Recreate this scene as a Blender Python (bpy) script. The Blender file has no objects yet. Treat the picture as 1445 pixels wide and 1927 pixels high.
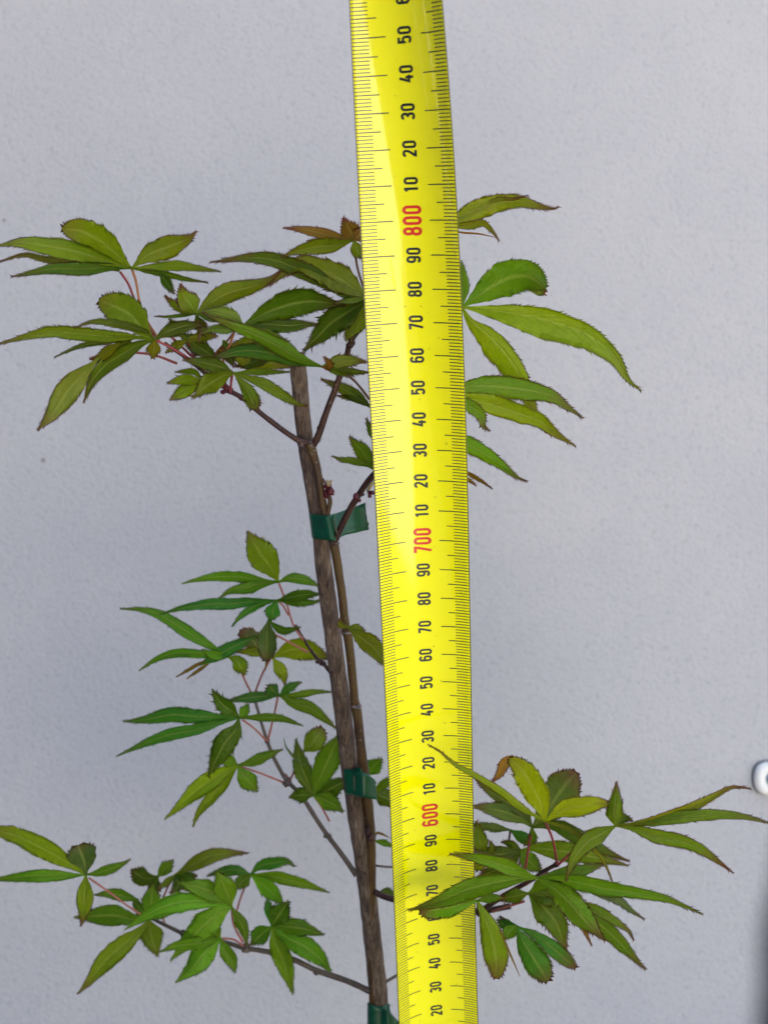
import bpy, bmesh, math, random
import numpy as np
from mathutils import Vector, noise
scene = bpy.context.scene
C = bpy.data.collections.new('close_up'); scene.collection.children.link(C)
R = math.radians
F = 1968.96                       # focal length in photograph pixels (photograph 1445 x 1927)
CAMZ = 0.85

# ---------------------------------------------------------------- camera
cam_d = bpy.data.cameras.new('camera'); cam = bpy.data.objects.new('camera', cam_d); C.objects.link(cam)
cam.location = (0, 0, CAMZ); cam.rotation_euler = (R(90), 0, 0)
cam_d.sensor_fit = 'VERTICAL'; cam_d.sensor_height = 36; cam_d.lens = F/1927*36
cam_d.clip_start = 0.01; cam_d.clip_end = 400
cam_d.dof.use_dof = True; cam_d.dof.focus_distance = 0.338
cam_d.dof.aperture_fstop = cam_d.lens/2.7; cam_d.dof.aperture_blades = 0
scene.camera = cam

# ---------------------------------------------------------------- world, sun, exposure
SUN_EL, SUN_AZ = 62, 38.7           # the sun stands behind the wall: the wall's near side is in open shade
w = bpy.data.worlds.new('World'); scene.world = w; w.use_nodes = True
nt = w.node_tree; bg = nt.nodes['Background']
sky = nt.nodes.new('ShaderNodeTexSky'); sky.sky_type = 'NISHITA'; sky.sun_disc = False
sky.sun_elevation = R(SUN_EL); sky.sun_rotation = R(SUN_AZ); sky.air_density = 1.0; sky.dust_density = 3.0; sky.ozone_density = 1.0
nt.links.new(sky.outputs[0], bg.inputs[0]); bg.inputs[1].default_value = 0.07
sd = bpy.data.lights.new('sun', 'SUN'); sd.energy = 5.0; sd.angle = R(0.53); sd.color = (1, .93, .82)
sun = bpy.data.objects.new('sun', sd); C.objects.link(sun)
sv = Vector((math.sin(R(SUN_AZ))*math.cos(R(SUN_EL)), math.cos(R(SUN_AZ))*math.cos(R(SUN_EL)), math.sin(R(SUN_EL))))
sun.rotation_euler = sv.to_track_quat('Z', 'Y').to_euler(); sun.location = (1, 3, 5)
scene.view_settings.view_transform = 'Standard'; scene.view_settings.look = 'None'
scene.view_settings.exposure = 2.82; scene.view_settings.gamma = 1

# ---------------------------------------------------------------- helpers
def at(px, py, D):
    return Vector(((px-722.5)/F*D, D, CAMZ-(py-963.5)/F*D))

def mesh(name, verts, faces, mat, parent=None, smooth=True, mats=None, midx=None):
    me = bpy.data.meshes.new(name); me.from_pydata([tuple(v) for v in verts], [], faces); me.update()
    if mats:
        for m in mats: me.materials.append(m)
        me.polygons.foreach_set('material_index', midx)
    elif mat: me.materials.append(mat)
    if smooth: me.polygons.foreach_set('use_smooth', [True]*len(me.polygons))
    o = bpy.data.objects.new(name, me); C.objects.link(o)
    if parent: o.parent = parent; o.matrix_parent_inverse = parent.matrix_world.inverted()
    return o

def thing(name, label, cat, loc, group=None):
    o = bpy.data.objects.new(name, None); C.objects.link(o); o.location = loc; o.empty_display_size = .02
    o['label'] = label; o['category'] = cat
    if group: o['group'] = group
    bpy.context.view_layer.update()
    return o

def tag(o, label=None, cat=None, kind=None):
    if label: o['label'] = label
    if cat: o['category'] = cat
    if kind: o['kind'] = kind
    return o

def crom(P, n):
    """Catmull-Rom through the points P (list of tuples), n samples spaced evenly by length"""
    P = [np.array(p, float) for p in P]
    if len(P) == 2: P = [P[0], (P[0]+P[1])/2, P[1]]
    Q = [2*P[0]-P[1]]+P+[2*P[-1]-P[-2]]
    out = []
    for i in range(1, len(Q)-2):
        for k in range(16):
            t = k/16; a, b, c, d = Q[i-1:i+3]
            out.append(.5*((2*b)+(c-a)*t+(2*a-5*b+4*c-d)*t*t+(3*b-a-3*c+d)*t**3))
    out.append(Q[-2]); out = np.array(out)
    L = np.r_[0, np.cumsum(np.linalg.norm(np.diff(out[:, :2], axis=0), axis=1))]
    s = np.linspace(0, L[-1], n)
    return np.stack([np.interp(s, L, out[:, j]) for j in range(out.shape[1])], 1), L[-1]

def tube_data(path, seg=10, n=None, seed=0, rough=0.0, cap=True):
    """path: (px, py, depth m, radius px).  Returns verts, faces in world space"""
    n = n or max(6, len(path)*6)
    S, L = crom(path, n)
    rnd = random.Random(seed)
    pts = [at(a[0], a[1], a[2]) for a in S]
    V, Fc = [], []
    for i, p in enumerate(pts):
        t = (pts[min(i+1, n-1)]-pts[max(i-1, 0)]).normalized()
        a = t.cross(Vector((0, 1, 0))).normalized(); b = t.cross(a).normalized()
        r = max(S[i][3], .15)/F*S[i][2]
        for k in range(seg):
            th = 2*math.pi*k/seg
            rr = r*(1+rough*noise.noise(p*260+Vector((math.cos(th), math.sin(th), seed))*1.7))
            V.append(p+a*math.cos(th)*rr+b*math.sin(th)*rr)
    for i in range(n-1):
        for k in range(seg):
            k2 = (k+1) % seg
            Fc.append((i*seg+k, i*seg+k2, (i+1)*seg+k2, (i+1)*seg+k))
    if cap:
        V.append(pts[0]); V.append(pts[-1]); c0, c1 = len(V)-2, len(V)-1
        for k in range(seg):
            k2 = (k+1) % seg
            Fc.append((c0, k2, k)); Fc.append((c1, (n-1)*seg+k, (n-1)*seg+k2))
    return V, Fc

def tube(name, path, mat, parent, **kw):
    V, Fc = tube_data(path, **kw)
    return mesh(name, V, Fc, mat, parent)

def join_data(parts):
    V, Fc = [], []
    for v, f in parts:
        o = len(V); V += list(v); Fc += [tuple(i+o for i in q) for q in f]
    return V, Fc

def blob(px, py, D, rx, ry, seed=0, rough=.25, ang=0, n=8, m=12):
    """a lumpy bud; radii in px"""
    V, Fc = [], []
    c = at(px, py, D); k = D/F
    for i in range(n+1):
        th = math.pi*i/n
        for j in range(m):
            ph = 2*math.pi*j/m
            d = Vector((math.sin(th)*math.cos(ph), math.sin(th)*math.sin(ph), math.cos(th)))
            q = 1+rough*noise.noise(d*2.3+Vector((seed*3.1, 0, 0)))
            x, y, z = d.x*rx*k*q, d.y*rx*k*q, d.z*ry*k*q
            V.append(c+Vector((x*math.cos(ang)-z*math.sin(ang), y, x*math.sin(ang)+z*math.cos(ang))))
    for i in range(n):
        for j in range(m):
            j2 = (j+1) % m
            Fc.append((i*m+j, i*m+j2, (i+1)*m+j2, (i+1)*m+j))
    return V, Fc

# ---------------------------------------------------------------- materials
class NT:
    def __init__(s, name):
        s.m = bpy.data.materials.new(name); s.m.use_nodes = True; s.t = s.m.node_tree
        s.b = s.t.nodes['Principled BSDF']; s.out = s.t.nodes['Material Output']
    def n(s, typ, **kw):
        x = s.t.nodes.new(typ)
        for k, v in kw.items():
            if k[0] == 'i' and k[1:].isdigit(): x.inputs[int(k[1:])].default_value = v
            else: setattr(x, k, v)
        return x
    def l(s, a, b): s.t.links.new(a, b)
    def math(s, op, a, b=None, clamp=False):
        x = s.n('ShaderNodeMath', operation=op, use_clamp=clamp)
        for i, v in enumerate([a, b]):
            if v is None: continue
            if isinstance(v, (int, float)): x.inputs[i].default_value = v
            else: s.l(v, x.inputs[i])
        return x.outputs[0]
    def noise(s, scale, detail=4, rough=.55, vec=None, dist=0):
        x = s.n('ShaderNodeTexNoise'); x.inputs['Scale'].default_value = scale; x.inputs['Detail'].default_value = detail
        x.inputs['Roughness'].default_value = rough; x.inputs['Distortion'].default_value = dist
        if vec is None:
            if not hasattr(s, 'tc'): s.tc = s.n('ShaderNodeTexCoord')
            vec = s.tc.outputs['Object']
        s.l(vec, x.inputs['Vector']); return x.outputs['Fac']
    def scaled(s, sc):
        if not hasattr(s, 'tc'): s.tc = s.n('ShaderNodeTexCoord')
        x = s.n('ShaderNodeMapping'); x.inputs['Scale'].default_value = sc; s.l(s.tc.outputs['Object'], x.inputs[0]); return x.outputs[0]
    def ramp(s, fac, stops):
        x = s.n('ShaderNodeValToRGB'); e = x.color_ramp.elements
        while len(e) < len(stops): e.new(.5)
        for q, (p, c) in zip(e, stops): q.position = p; q.color = (*c, 1) if len(c) == 3 else c
        s.l(fac, x.inputs[0]); return x.outputs[0]
    def mix(s, fac, a, b, mode='MIX'):
        x = s.n('ShaderNodeMix', data_type='RGBA', blend_type=mode)
        for i, v in ((0, fac), (6, a), (7, b)):
            if isinstance(v, (int, float)): x.inputs[i].default_value = v
            elif isinstance(v, tuple): x.inputs[i].default_value = (*v, 1)
            else: s.l(v, x.inputs[i])
        return x.outputs[2]
    def bump(s, h, dist, strength=1, prev=None):
        x = s.n('ShaderNodeBump'); x.inputs['Distance'].default_value = dist; x.inputs['Strength'].default_value = strength
        s.l(h, x.inputs['Height'])
        if prev is not None: s.l(prev, x.inputs['Normal'])
        return x.outputs[0]
    def set(s, **kw):
        for k, v in kw.items():
            k = k.replace('_', ' ')
            if isinstance(v, tuple) and len(v) == 3: v = (*v, 1)
            if hasattr(v, 'is_output'): s.l(v, s.b.inputs[k])
            else: s.b.inputs[k].default_value = v
        return s.m

def wall_mat():
    m = NT('wall_render')
    big = m.noise(4, 3); mid = m.noise(42, 3, .6); fine = m.noise(390, 4, .65, None, .4); pits = m.noise(560, 2, .5)
    c = m.ramp(big, [(.3, (.452, .449, .455)), (.7, (.505, .494, .480))])
    c = m.mix(m.math('MULTIPLY', mid, .22), c, (.35, .35, .36))
    c = m.mix(m.ramp(fine, [(.30, (.5,)*3), (.47, (0,)*3)]), c, (.30, .30, .31))
    tcv = m.tc.outputs['Object']
    for (px, py, r, k) in ((8, 415, 5, .75), (82, 866, 5.5, .7), (238, 1195, 7, .12), (1330, 690, 8, .1)):
        p = at(px, py, WD)
        vd = m.n('ShaderNodeVectorMath', operation='DISTANCE'); m.l(tcv, vd.inputs[0]); vd.inputs[1].default_value = p
        q = m.math('ADD', vd.outputs['Value'], m.math('MULTIPLY', m.math('SUBTRACT', pits, .5), .0022))
        f = m.math('MULTIPLY', m.math('SUBTRACT', 1, m.math('DIVIDE', q, r*WD/F), clamp=True), k*1.6, clamp=True)
        c = m.mix(f, c, (.12, .105, .1))
    c = m.mix(m.ramp(m.noise(11, 5, .65, None, .6), [(.38, (.30,)*3), (.58, (0,)*3)]), c, (.405, .405, .42))
    h = m.math('ADD', m.math('MULTIPLY', fine, .9), m.math('ADD', m.math('MULTIPLY', m.noise(170, 3), .35), m.math('MULTIPLY', pits, .55)))
    nb = m.bump(h, .0009, .7)
    return m.set(Base_Color=c, Roughness=.9, Specular_IOR_Level=.2, Normal=nb)

def ground_mat():
    m = NT('pale_paving')
    c = m.ramp(m.noise(6, 6), [(.3, (.40, .365, .31)), (.7, (.52, .475, .41))])
    c = m.mix(m.ramp(m.noise(220, 3), [(.35, (.35,)*3), (.6, (0,)*3)]), c, (.2, .19, .18))
    return m.set(Base_Color=c, Roughness=.85, Normal=m.bump(m.noise(150, 4), .002))

def leaf_mat():
    m = NT('maple_leaf')
    ta = m.n('ShaderNodeAttribute', attribute_name='tint'); ra = m.n('ShaderNodeAttribute', attribute_name='rib')
    sp = m.n('ShaderNodeSeparateXYZ'); m.l(ra.outputs['Vector'], sp.inputs[0])
    u, v, red = sp.outputs
    av = m.math('ABSOLUTE', v)
    n1 = m.noise(300, 3); n2 = m.noise(1400, 3)
    c = m.mix(m.ramp(n1, [(.3, (.55,)*3), (.7, (0,)*3)]), ta.outputs['Color'], m.mix(.5, ta.outputs['Color'], (.35, .42, .1), 'MULTIPLY'))
    c = m.mix(m.ramp(n2, [(.45, (0,)*3), (.75, (.35,)*3)]), c, m.mix(1, ta.outputs['Color'], (1.35, 1.25, 1.1), 'MULTIPLY'))
    # side veins: slanting lines across the blade
    sv_ = m.math('SUBTRACT', m.math('MULTIPLY', u, 13), m.math('MULTIPLY', av, 3.2))
    tri = m.math('ABSOLUTE', m.math('SUBTRACT', m.math('FRACT', sv_), .5))
    vein = m.math('MULTIPLY', m.math('SUBTRACT', 1, m.math('MULTIPLY', tri, 11), clamp=True), m.math('SUBTRACT', 1, m.math('MULTIPLY', av, 1.1), clamp=True))
    rib = m.math('SUBTRACT', 1, m.math('MULTIPLY', av, m.math('ADD', 8, m.math('MULTIPLY', u, -3))), clamp=True)
    vein_c = m.mix(.38, ta.outputs['Color'], (.46, .52, .12))
    c = m.mix(m.math('MULTIPLY', vein, .16), c, vein_c)
    c = m.mix(m.math('MULTIPLY', rib, .8), c, vein_c)
    # red margin and tip
    mg = m.math('MULTIPLY', m.math('SUBTRACT', av, .88, clamp=True), 4.6)
    tp = m.math('MULTIPLY', m.math('SUBTRACT', u, .70, clamp=True), 3.2)
    rf = m.math('MULTIPLY', m.math('ADD', m.math('MULTIPLY', m.math('ADD', mg, tp), m.math('ADD', .45, n1)), m.math('MULTIPLY', m.math('SUBTRACT', n1, .38), .55)), m.math('MULTIPLY', red, .85), clamp=True)
    c = m.mix(m.math('MULTIPLY', rf, .85, clamp=True), c, (.15, .020, .028))
    h = m.math('ADD', m.math('MULTIPLY', vein, -.2), m.math('ADD', m.math('MULTIPLY', rib, -.25), m.math('MULTIPLY', n1, .7)))
    nb = m.bump(h, .0012, .9)
    m.set(Base_Color=c, Roughness=.40, Specular_IOR_Level=.2, Normal=nb)
    tr = m.n('ShaderNodeBsdfTranslucent'); m.l(m.mix(1, c, (1.25, 1.2, .55), 'MULTIPLY'), tr.inputs[0]); m.l(nb, tr.inputs['Normal'])
    mx = m.n('ShaderNodeMixShader'); mx.inputs[0].default_value = .42
    m.l(m.b.outputs[0], mx.inputs[1]); m.l(tr.outputs[0], mx.inputs[2]); m.l(mx.outputs[0], m.out.inputs['Surface'])
    return m.m

def bark_mat(name, a, b, c3, sc=300):
    m = NT(name)
    n1 = m.noise(1, 5, .6, m.scaled((sc, sc, sc*.35))); n2 = m.noise(60, 3)
    c = m.ramp(m.math('MULTIPLY', m.math('ADD', n1, n2), .5), [(.32, a), (.52, b), (.68, c3)])
    lent = m.noise(900, 2); c = m.mix(m.ramp(lent, [(.64, (0,)*3), (.72, (.6,)*3)]), c, (.22, .19, .14))
    return m.set(Base_Color=c, Roughness=.5, Specular_IOR_Level=.35, Normal=m.bump(n1, .0006, .6))

def stake_mat():
    m = NT('weathered_cane')
    st = m.noise(1, 6, .65, m.scaled((1100, 1100, 45))); st2 = m.noise(1, 4, .6, m.scaled((500, 500, 14))); pat = m.noise(70, 4, .6)
    c = m.ramp(st, [(.28, (.045, .033, .027)), (.45, (.125, .085, .058)), (.6, (.205, .145, .10)), (.78, (.36, .28, .205))])
    c = m.mix(m.ramp(pat, [(.42, (.85,)*3), (.6, (0,)*3)]), c, m.mix(1, c, (.42, .38, .40), 'MULTIPLY'))
    c = m.mix(m.ramp(st2, [(.55, (0,)*3), (.75, (.6,)*3)]), c, (.25, .165, .095))
    sp = m.noise(1, 2, .5, m.scaled((1300, 1300, 620)))
    c = m.mix(m.ramp(sp, [(.64, (0,)*3), (.69, (.9,)*3)]), c, (.018, .014, .014))
    h = m.math('ADD', st, m.math('MULTIPLY', sp, -.6))
    return m.set(Base_Color=c, Roughness=.75, Specular_IOR_Level=.25, Normal=m.bump(h, .0007, .9))

def plain(name, col, rough=.5, spec=.4, **kw):
    m = NT(name)
    n1 = m.noise(180, 4)
    c = m.mix(m.math('MULTIPLY', n1, .35), col, tuple(x*.6 for x in col))
    return m.set(Base_Color=c, Roughness=rough, Specular_IOR_Level=spec, **kw)

def tape_mat():
    m = NT('yellow_tape_enamel')
    sp = m.noise(700, 2, .5); big = m.noise(18, 3)
    c = m.mix(m.math('MULTIPLY', big, .3), (.87, .83, .0005), (.83, .77, .0005))
    c = m.mix(m.ramp(sp, [(.735, (0,)*3), (.76, (.55,)*3)]), c, (.22, .2, .02))
    scr = m.noise(1, 5, .7, m.scaled((2600, 2600, 30)))
    rr = m.ramp(scr, [(.35, (.05,)*3), (.75, (.16,)*3)])
    return m.set(Base_Color=c, Roughness=.45, Specular_IOR_Level=.0, Coat_Weight=1.0, Coat_IOR=1.62, Coat_Roughness=rr,
                 Normal=m.bump(m.math('ADD', scr, m.noise(1, 2, .5, m.scaled((160, 160, 8)))), .00008, .5))

def ink_mat(name, col):
    m = NT(name)
    c = m.mix(m.ramp(m.noise(1500, 3), [(.45, (0,)*3), (.75, (.35,)*3)]), col, tuple(min(1, x*2+.015) for x in col))
    return m.set(Base_Color=c, Roughness=.4, Coat_Weight=.4, Coat_Roughness=.2)

def tie_mat():
    m = NT('green_plastic_ribbon')
    n1 = m.noise(1, 4, .6, m.scaled((60, 60, 500)))
    c = m.mix(m.ramp(n1, [(.3, (0,)*3), (.7, (.6,)*3)]), (.001, .062, .024), (.004, .12, .04))
    m.set(Base_Color=c, Roughness=.33, Specular_IOR_Level=.5, Normal=m.bump(n1, .0004, .5))
    tr = m.n('ShaderNodeBsdfTranslucent'); tr.inputs[0].default_value = (.005, .22, .08, 1)
    mx = m.n('ShaderNodeMixShader'); mx.inputs[0].default_value = .22
    m.l(m.b.outputs[0], mx.inputs[1]); m.l(tr.outputs[0], mx.inputs[2]); m.l(mx.outputs[0], m.out.inputs['Surface'])
    return m.m

WD = 0.585                        # wall face distance from the camera
M_wall = wall_mat(); M_ground = ground_mat(); M_leaf = leaf_mat(); M_stake = stake_mat()
M_stem = bark_mat('olive_bark', (.032, .013, .005), (.072, .034, .006), (.090, .056, .008))
M_twig = bark_mat('red_brown_bark', (.016, .005, .004), (.042, .013, .008), (.075, .030, .014))
M_grey = bark_mat('grey_twig_bark', (.045, .032, .022), (.085, .062, .042), (.12, .09, .058))
M_node = bark_mat('pale_ring_bark', (.03, .012, .012), (.13, .10, .09), (.28, .24, .22), 700)
M_pet = {'r': plain('crimson_petiole', (.24, .028, .03), .4), 'o': plain('orange_petiole', (.28, .10, .025), .4),
         's': plain('salmon_petiole', (.30, .085, .06), .45), 'b': plain('brown_petiole', (.10, .04, .02), .5)}
M_bud = plain('red_bud_scale', (.10, .010, .014), .4)
M_budp = plain('pale_bud_scale', (.36, .27, .14), .6)
M_tape = tape_mat(); M_black = ink_mat('black_print', (.012, .012, .006)); M_red = ink_mat('red_print', (.60, .018, .003))
M_line = ink_mat('thin_dark_print', (.022, .021, .004))
M_tie = tie_mat(); M_steel = plain('dull_staple_wire', (.13, .11, .08), .45, Metallic=.6)

# ---------------------------------------------------------------- setting
me = bpy.data.meshes.new('paving')
g = mesh('paving', [(-40, -60, 0), (40, -60, 0), (40, 40, 0), (-40, 40, 0)], [(0, 1, 2, 3)], M_ground, smooth=False)
tag(g, kind='structure')
def box(name, x0, x1, y0, y1, z0, z1, mat, parent=None, bev=0):
    bm = bmesh.new(); bmesh.ops.create_cube(bm, size=1)
    for v in bm.verts:
        v.co = Vector(((x0+x1)/2+v.co.x*(x1-x0), (y0+y1)/2+v.co.y*(y1-y0), (z0+z1)/2+v.co.z*(z1-z0)))
    if bev: bmesh.ops.bevel(bm, geom=bm.edges[:], offset=bev, segments=3, affect='EDGES')
    me = bpy.data.meshes.new(name); bm.to_mesh(me); bm.free(); me.materials.append(mat)
    o = bpy.data.objects.new(name, me); C.objects.link(o)
    if parent: o.parent = parent
    return o
_pr = [(-3.2, -.05), (7.5, -.05), (7.5, 3.4), (1.73, 3.4), (1.73, 6.0), (-3.2, 6.0)]      # unseen height and right-hand step added to shape where sunlight falls
_v = [(x, y, z) for y in (WD, WD+.22) for x, z in _pr]
wall = mesh('rendered_wall', _v, [tuple(range(6)), tuple(range(11, 5, -1))]+[(i, i+6, (i+1) % 6+6, (i+1) % 6) for i in range(6)], M_wall, smooth=False)
tag(wall, 'pale grey finely textured rendered wall behind the young maple', 'wall')

# unseen fence added on the left to block sky light and bounce blue
M_shade_fence = plain('blue_shade_fence', (.035, .07, .19), .6)
fn = thing('shade_fence', 'added dark blue fence out of view on the left, shading the rendered wall', 'added shade fence', (-.52, .5, 0))
for k in range(17):
    box('board', -.532, -.512, WD-.14-.142*k, WD-.005-.142*k, .03, 2.3+.01*math.sin(k*2.1), M_shade_fence, None, .002).parent = fn
for z in (.4, 1.9): box('rail', -.58, -.533, -1.85, WD-.01, z, z+.07, M_shade_fence).parent = fn
for o_ in fn.children: o_.matrix_parent_inverse = fn.matrix_world.inverted()

# round white wall plug at the right edge
bx, by = 1453, 1463
def lathe(name, c, prof, mat, parent, sx=1, seg=40, sq=0):
    V, Fc = [], []
    for (r, y) in prof:
        for k in range(seg):
            a = 2*math.pi*k/seg; q = (abs(math.cos(a))**4+abs(math.sin(a))**4)**(-.25) if sq else 1
            q = 1+(q-1)*sq
            V.append(c+Vector((r*q*math.cos(a)*sx, -y, r*q*math.sin(a))))
    for i in range(len(prof)-1):
        for k in range(seg):
            k2 = (k+1) % seg; Fc.append((i*seg+k, i*seg+k2, (i+1)*seg+k2, (i+1)*seg+k))
    Fc.append(tuple(range((len(prof)-1)*seg, len(prof)*seg)))
    return mesh(name, V, Fc, mat, parent)
cw = at(bx, by, WD)
wp = thing('wall_fixing', 'white rounded plastic fixing with a blue-grey centre on the wall at the right edge', 'fixing', cw)
M_wp = plain('white_plastic', (.88, .87, .80), .35); M_seal = plain('grey_sealant', (.09, .095, .10), .7); M_blue = plain('blue_grey_cap', (.30, .38, .46), .3)
lathe('seal', cw, [(.0099, 0), (.0099, .0010), (.0094, .0014)], M_seal, wp, 1.18, sq=.6)
lathe('cover', cw, [(.0094, .001), (.0094, .0030), (.0086, .0042), (.0068, .0048), (.0055, .0046), (.0048, .0038)], M_wp, wp, 1.18, sq=.6)
lathe('screw_cap', cw, [(.0047, .003), (.0045, .0048), (.0034, .0054), (.0012, .0055)], M_blue, wp, 1.1)
lathe('screw_slot', cw, [(.0015, .0053), (.0014, .0057), (.0004, .0057)], M_seal, wp, 1.6)

# dark navy fabric fold close to the lens, lower right
M_navy = NT('navy_fabric'); M_navy = M_navy.set(Base_Color=M_navy.mix(M_navy.noise(900, 2), (.006, .009, .028), (.012, .017, .045)), Roughness=.9)
nv = tube('navy_cuff', [(1600, 1440, .064, 30), (1552, 1540, .063, 66), (1545, 1700, .062, 90), (1545, 1840, .060, 105), (1552, 2000, .059, 120), (1570, 2250, .058, 140)], M_navy, None, seg=20, n=60, rough=.12)
tag(nv, 'dark navy out-of-focus fold of fabric close to the lens at the lower right edge', 'fabric')

# ---------------------------------------------------------------- the tape measure
TP = [12.2925, 338.6327, -9.3277, 0.2834, 0.0404, 0.0106, -0.036, -0.0054, -0.0062, -0.0525, 0.2369, 0.0998, 31.0627, 0.5912]
TS = np.arange(440, 941, 2.5)
_t = (TS-700)/100; _tc = np.clip(_t, -2.1, 1.75)
_th = TP[3]+TP[4]*_tc+TP[5]*_tc*_tc; _ph = TP[6]+TP[7]*_tc+TP[8]*_tc*_tc
_T = np.stack([np.sin(_ph), -np.sin(_th)*np.cos(_ph), np.cos(_th)*np.cos(_ph)], 1)
_P = np.zeros_like(_T); _i0 = int((700-440)/2.5)
for i in range(_i0+1, len(TS)): _P[i] = _P[i-1]+(_T[i]+_T[i-1])/2*2.5
for i in range(_i0-1, -1, -1): _P[i] = _P[i+1]-(_T[i]+_T[i+1])/2*2.5
_P += np.array(TP[:3])
TR = TP[12]/2/TP[13]; TH = TP[12]/2
def tape(s, u, h=0.0):
    """point on the blade: s mm along, u mm across (-15.5..15.5), h mm above the printed face"""
    P = Vector([float(np.interp(s, TS, _P[:, j])) for j in range(3)]); T = Vector([float(np.interp(s, TS, _T[:, j])) for j in range(3)]).normalized()
    t = max(-2.1, min(1.75, (s-700)/100)); tw = TP[9]+TP[10]*t+TP[11]*t*t
    N = Vector((0, -1, 0)); N = (N-T*N.dot(T)).normalized(); X = N.cross(T)
    if X.x < 0: X = -X
    Xr = X*math.cos(tw)+N*math.sin(tw); Nr = -X*math.sin(tw)+N*math.cos(tw)
    a = u/TR
    Q = P+Xr*(TR-h)*math.sin(a)+Nr*(TR-(TR-h)*math.cos(a))
    return Vector((Q.x, Q.y, Q.z))*.001+Vector((0, 0, CAMZ))

tm = thing('tape_measure', 'bright yellow steel tape measure held upright in front of the young maple', 'tape measure', tape(440, 0))
V, Fc, mi = [], [], []
NU = 24; SS = np.arange(445, 925, 5.0)
for s in SS:
    for side in (0, 1):
        for k in range(NU+1):
            V.append(tape(s, -TH+2*TH*k/NU, 0 if side == 0 else -.16))
W2 = 2*(NU+1)
for i in range(len(SS)-1):
    a, b = i*W2, (i+1)*W2
    for k in range(NU):
        Fc.append((a+k, a+k+1, b+k+1, b+k)); mi.append(0)
        Fc.append((a+NU+1+k+1, a+NU+1+k, b+NU+1+k, b+NU+1+k+1)); mi.append(0)
    Fc.append((a, b, b+NU+1, a+NU+1)); mi.append(1)
    Fc.append((a+NU, a+2*NU+1, b+2*NU+1, b+NU)); mi.append(1)
M_edge = plain('dark_blade_edge', (.05, .05, .03), .5)
mesh('blade', V, Fc, None, tm, mats=[M_tape, M_edge], midx=mi)
# graduations
parts = []
def strip(s0, s1, u0, u1, h=.05):
    n = max(1, int(abs(u1-u0)/1.2)); v = []
    for k in range(n+1):
        u = u0+(u1-u0)*k/n; v += [tape(s0, u, h), tape(s1, u, h)]
    return v, [(2*k, 2*k+1, 2*k+3, 2*k+2) for k in range(n)]
for s in range(470, 900):
    for sg in (-1, 1):
        if s % 10 == 0: u, wd = 5.6, .165
        elif s % 5 == 0: u, wd = 8.1, .155
        else: u, wd = 10.45, .135
        parts.append(strip(s-wd, s+wd, sg*(TH-.18), sg*u))
for sg in (-1, 1):
    v, f = [], []
    for i, s in enumerate(SS):
        v += [tape(s, sg*(TH-.02), .05), tape(s, sg*(TH-.26), .05)]
        if i: f.append((2*i-2, 2*i-1, 2*i+1, 2*i))
    parts.append((v, f))
V, Fc = join_data(parts)
gm = mesh('graduation_marks', V, Fc, M_line, tm, smooth=False); gm['kind'] = 'stuff'

def arc(cx, cy, rx, ry, a0, a1, n=9):
    return [(cx+rx*math.cos(R(a0+(a1-a0)*k/n)), cy+ry*math.sin(R(a0+(a1-a0)*k/n))) for k in range(n+1)]
X, Y = .74, 1.79
def oval(y0, y1, x=X):
    r = min(x, (y1-y0)/2)
    return arc(0, y1-r, x, r, 0, 180, 12)+arc(0, y0+r, x, r, 180, 360, 12)+[(x, y1-r)]
G = {
 '0': [oval(-Y, Y)],
 '1': [[(.22, -Y-.3), (.22, Y+.3)], [(.22, Y-.05), (-.12, Y-.28), (-.6, Y-.5)]],
 '2': [arc(0, Y-X, X, X, 175, 0, 10)+[(.62, .35), (.3, -.25), (-.62, -Y+.25), (-.68, -Y), (X+.12, -Y)]],
 '3': [arc(0, Y-X, X, X, 165, 0, 10)+arc(0, .1+.72, X, .72, 0, -90, 6)+[(-.2, .1)], [(-.2, .1), (0, .1)]+arc(0, .1-.8, X, .8, 90, 0, 6)+arc(0, -Y+X, X, X, 0, -165, 10)],
 '4': [[(.12, Y+.3), (-.78, -.78), (X+.3, -.78)], [(.38, .25), (.38, -Y-.3)]],
 '5': [[(X, Y), (-.62, Y), (-.66, .12)]+arc(0, -.15, X, .72, 140, 0, 9)+arc(0, -Y+X, X, X, 0, -165, 10)],
 '6': [oval(-Y, .35), [(-X, -Y+X), (-X, Y-X)]+arc(0, Y-X, X, X, 180, 15, 10)],
 '7': [[(-X-.1, Y), (X, Y), (X-.05, Y-.5), (-.22, -Y-.3)]],
 '8': [oval(.02, Y, .66), oval(-Y, .02)],
}
G['9'] = [[(-x, -y) for (x, y) in st] for st in G['6']]
def stroke(pts, hw):
    n = len(pts); v = []; closed = math.dist(pts[0], pts[-1]) < 1e-4
    for i, p in enumerate(pts):
        if closed and i in (0, n-1): a, b = pts[n-2], pts[1]
        else: a, b = pts[max(i-1, 0)], pts[min(i+1, n-1)]
        def nrm(a, b):
            d = (b[0]-a[0], b[1]-a[1]); l = math.hypot(*d) or 1; return (-d[1]/l, d[0]/l)
        n1 = nrm(a, p) if math.dist(a, p) > 1e-6 else nrm(p, b); n2 = nrm(p, b) if math.dist(b, p) > 1e-6 else n1
        m_ = (n1[0]+n2[0], n1[1]+n2[1]); l = math.hypot(*m_) or 1; m_ = (m_[0]/l, m_[1]/l)
        c = max(.45, m_[0]*n1[0]+m_[1]*n1[1]); k = hw/c
        v += [(p[0]+m_[0]*k, p[1]+m_[1]*k), (p[0]-m_[0]*k, p[1]-m_[1]*k)]
    return v, [(2*i, 2*i+1, 2*i+3, 2*i+2) for i in range(n-1)]
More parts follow.
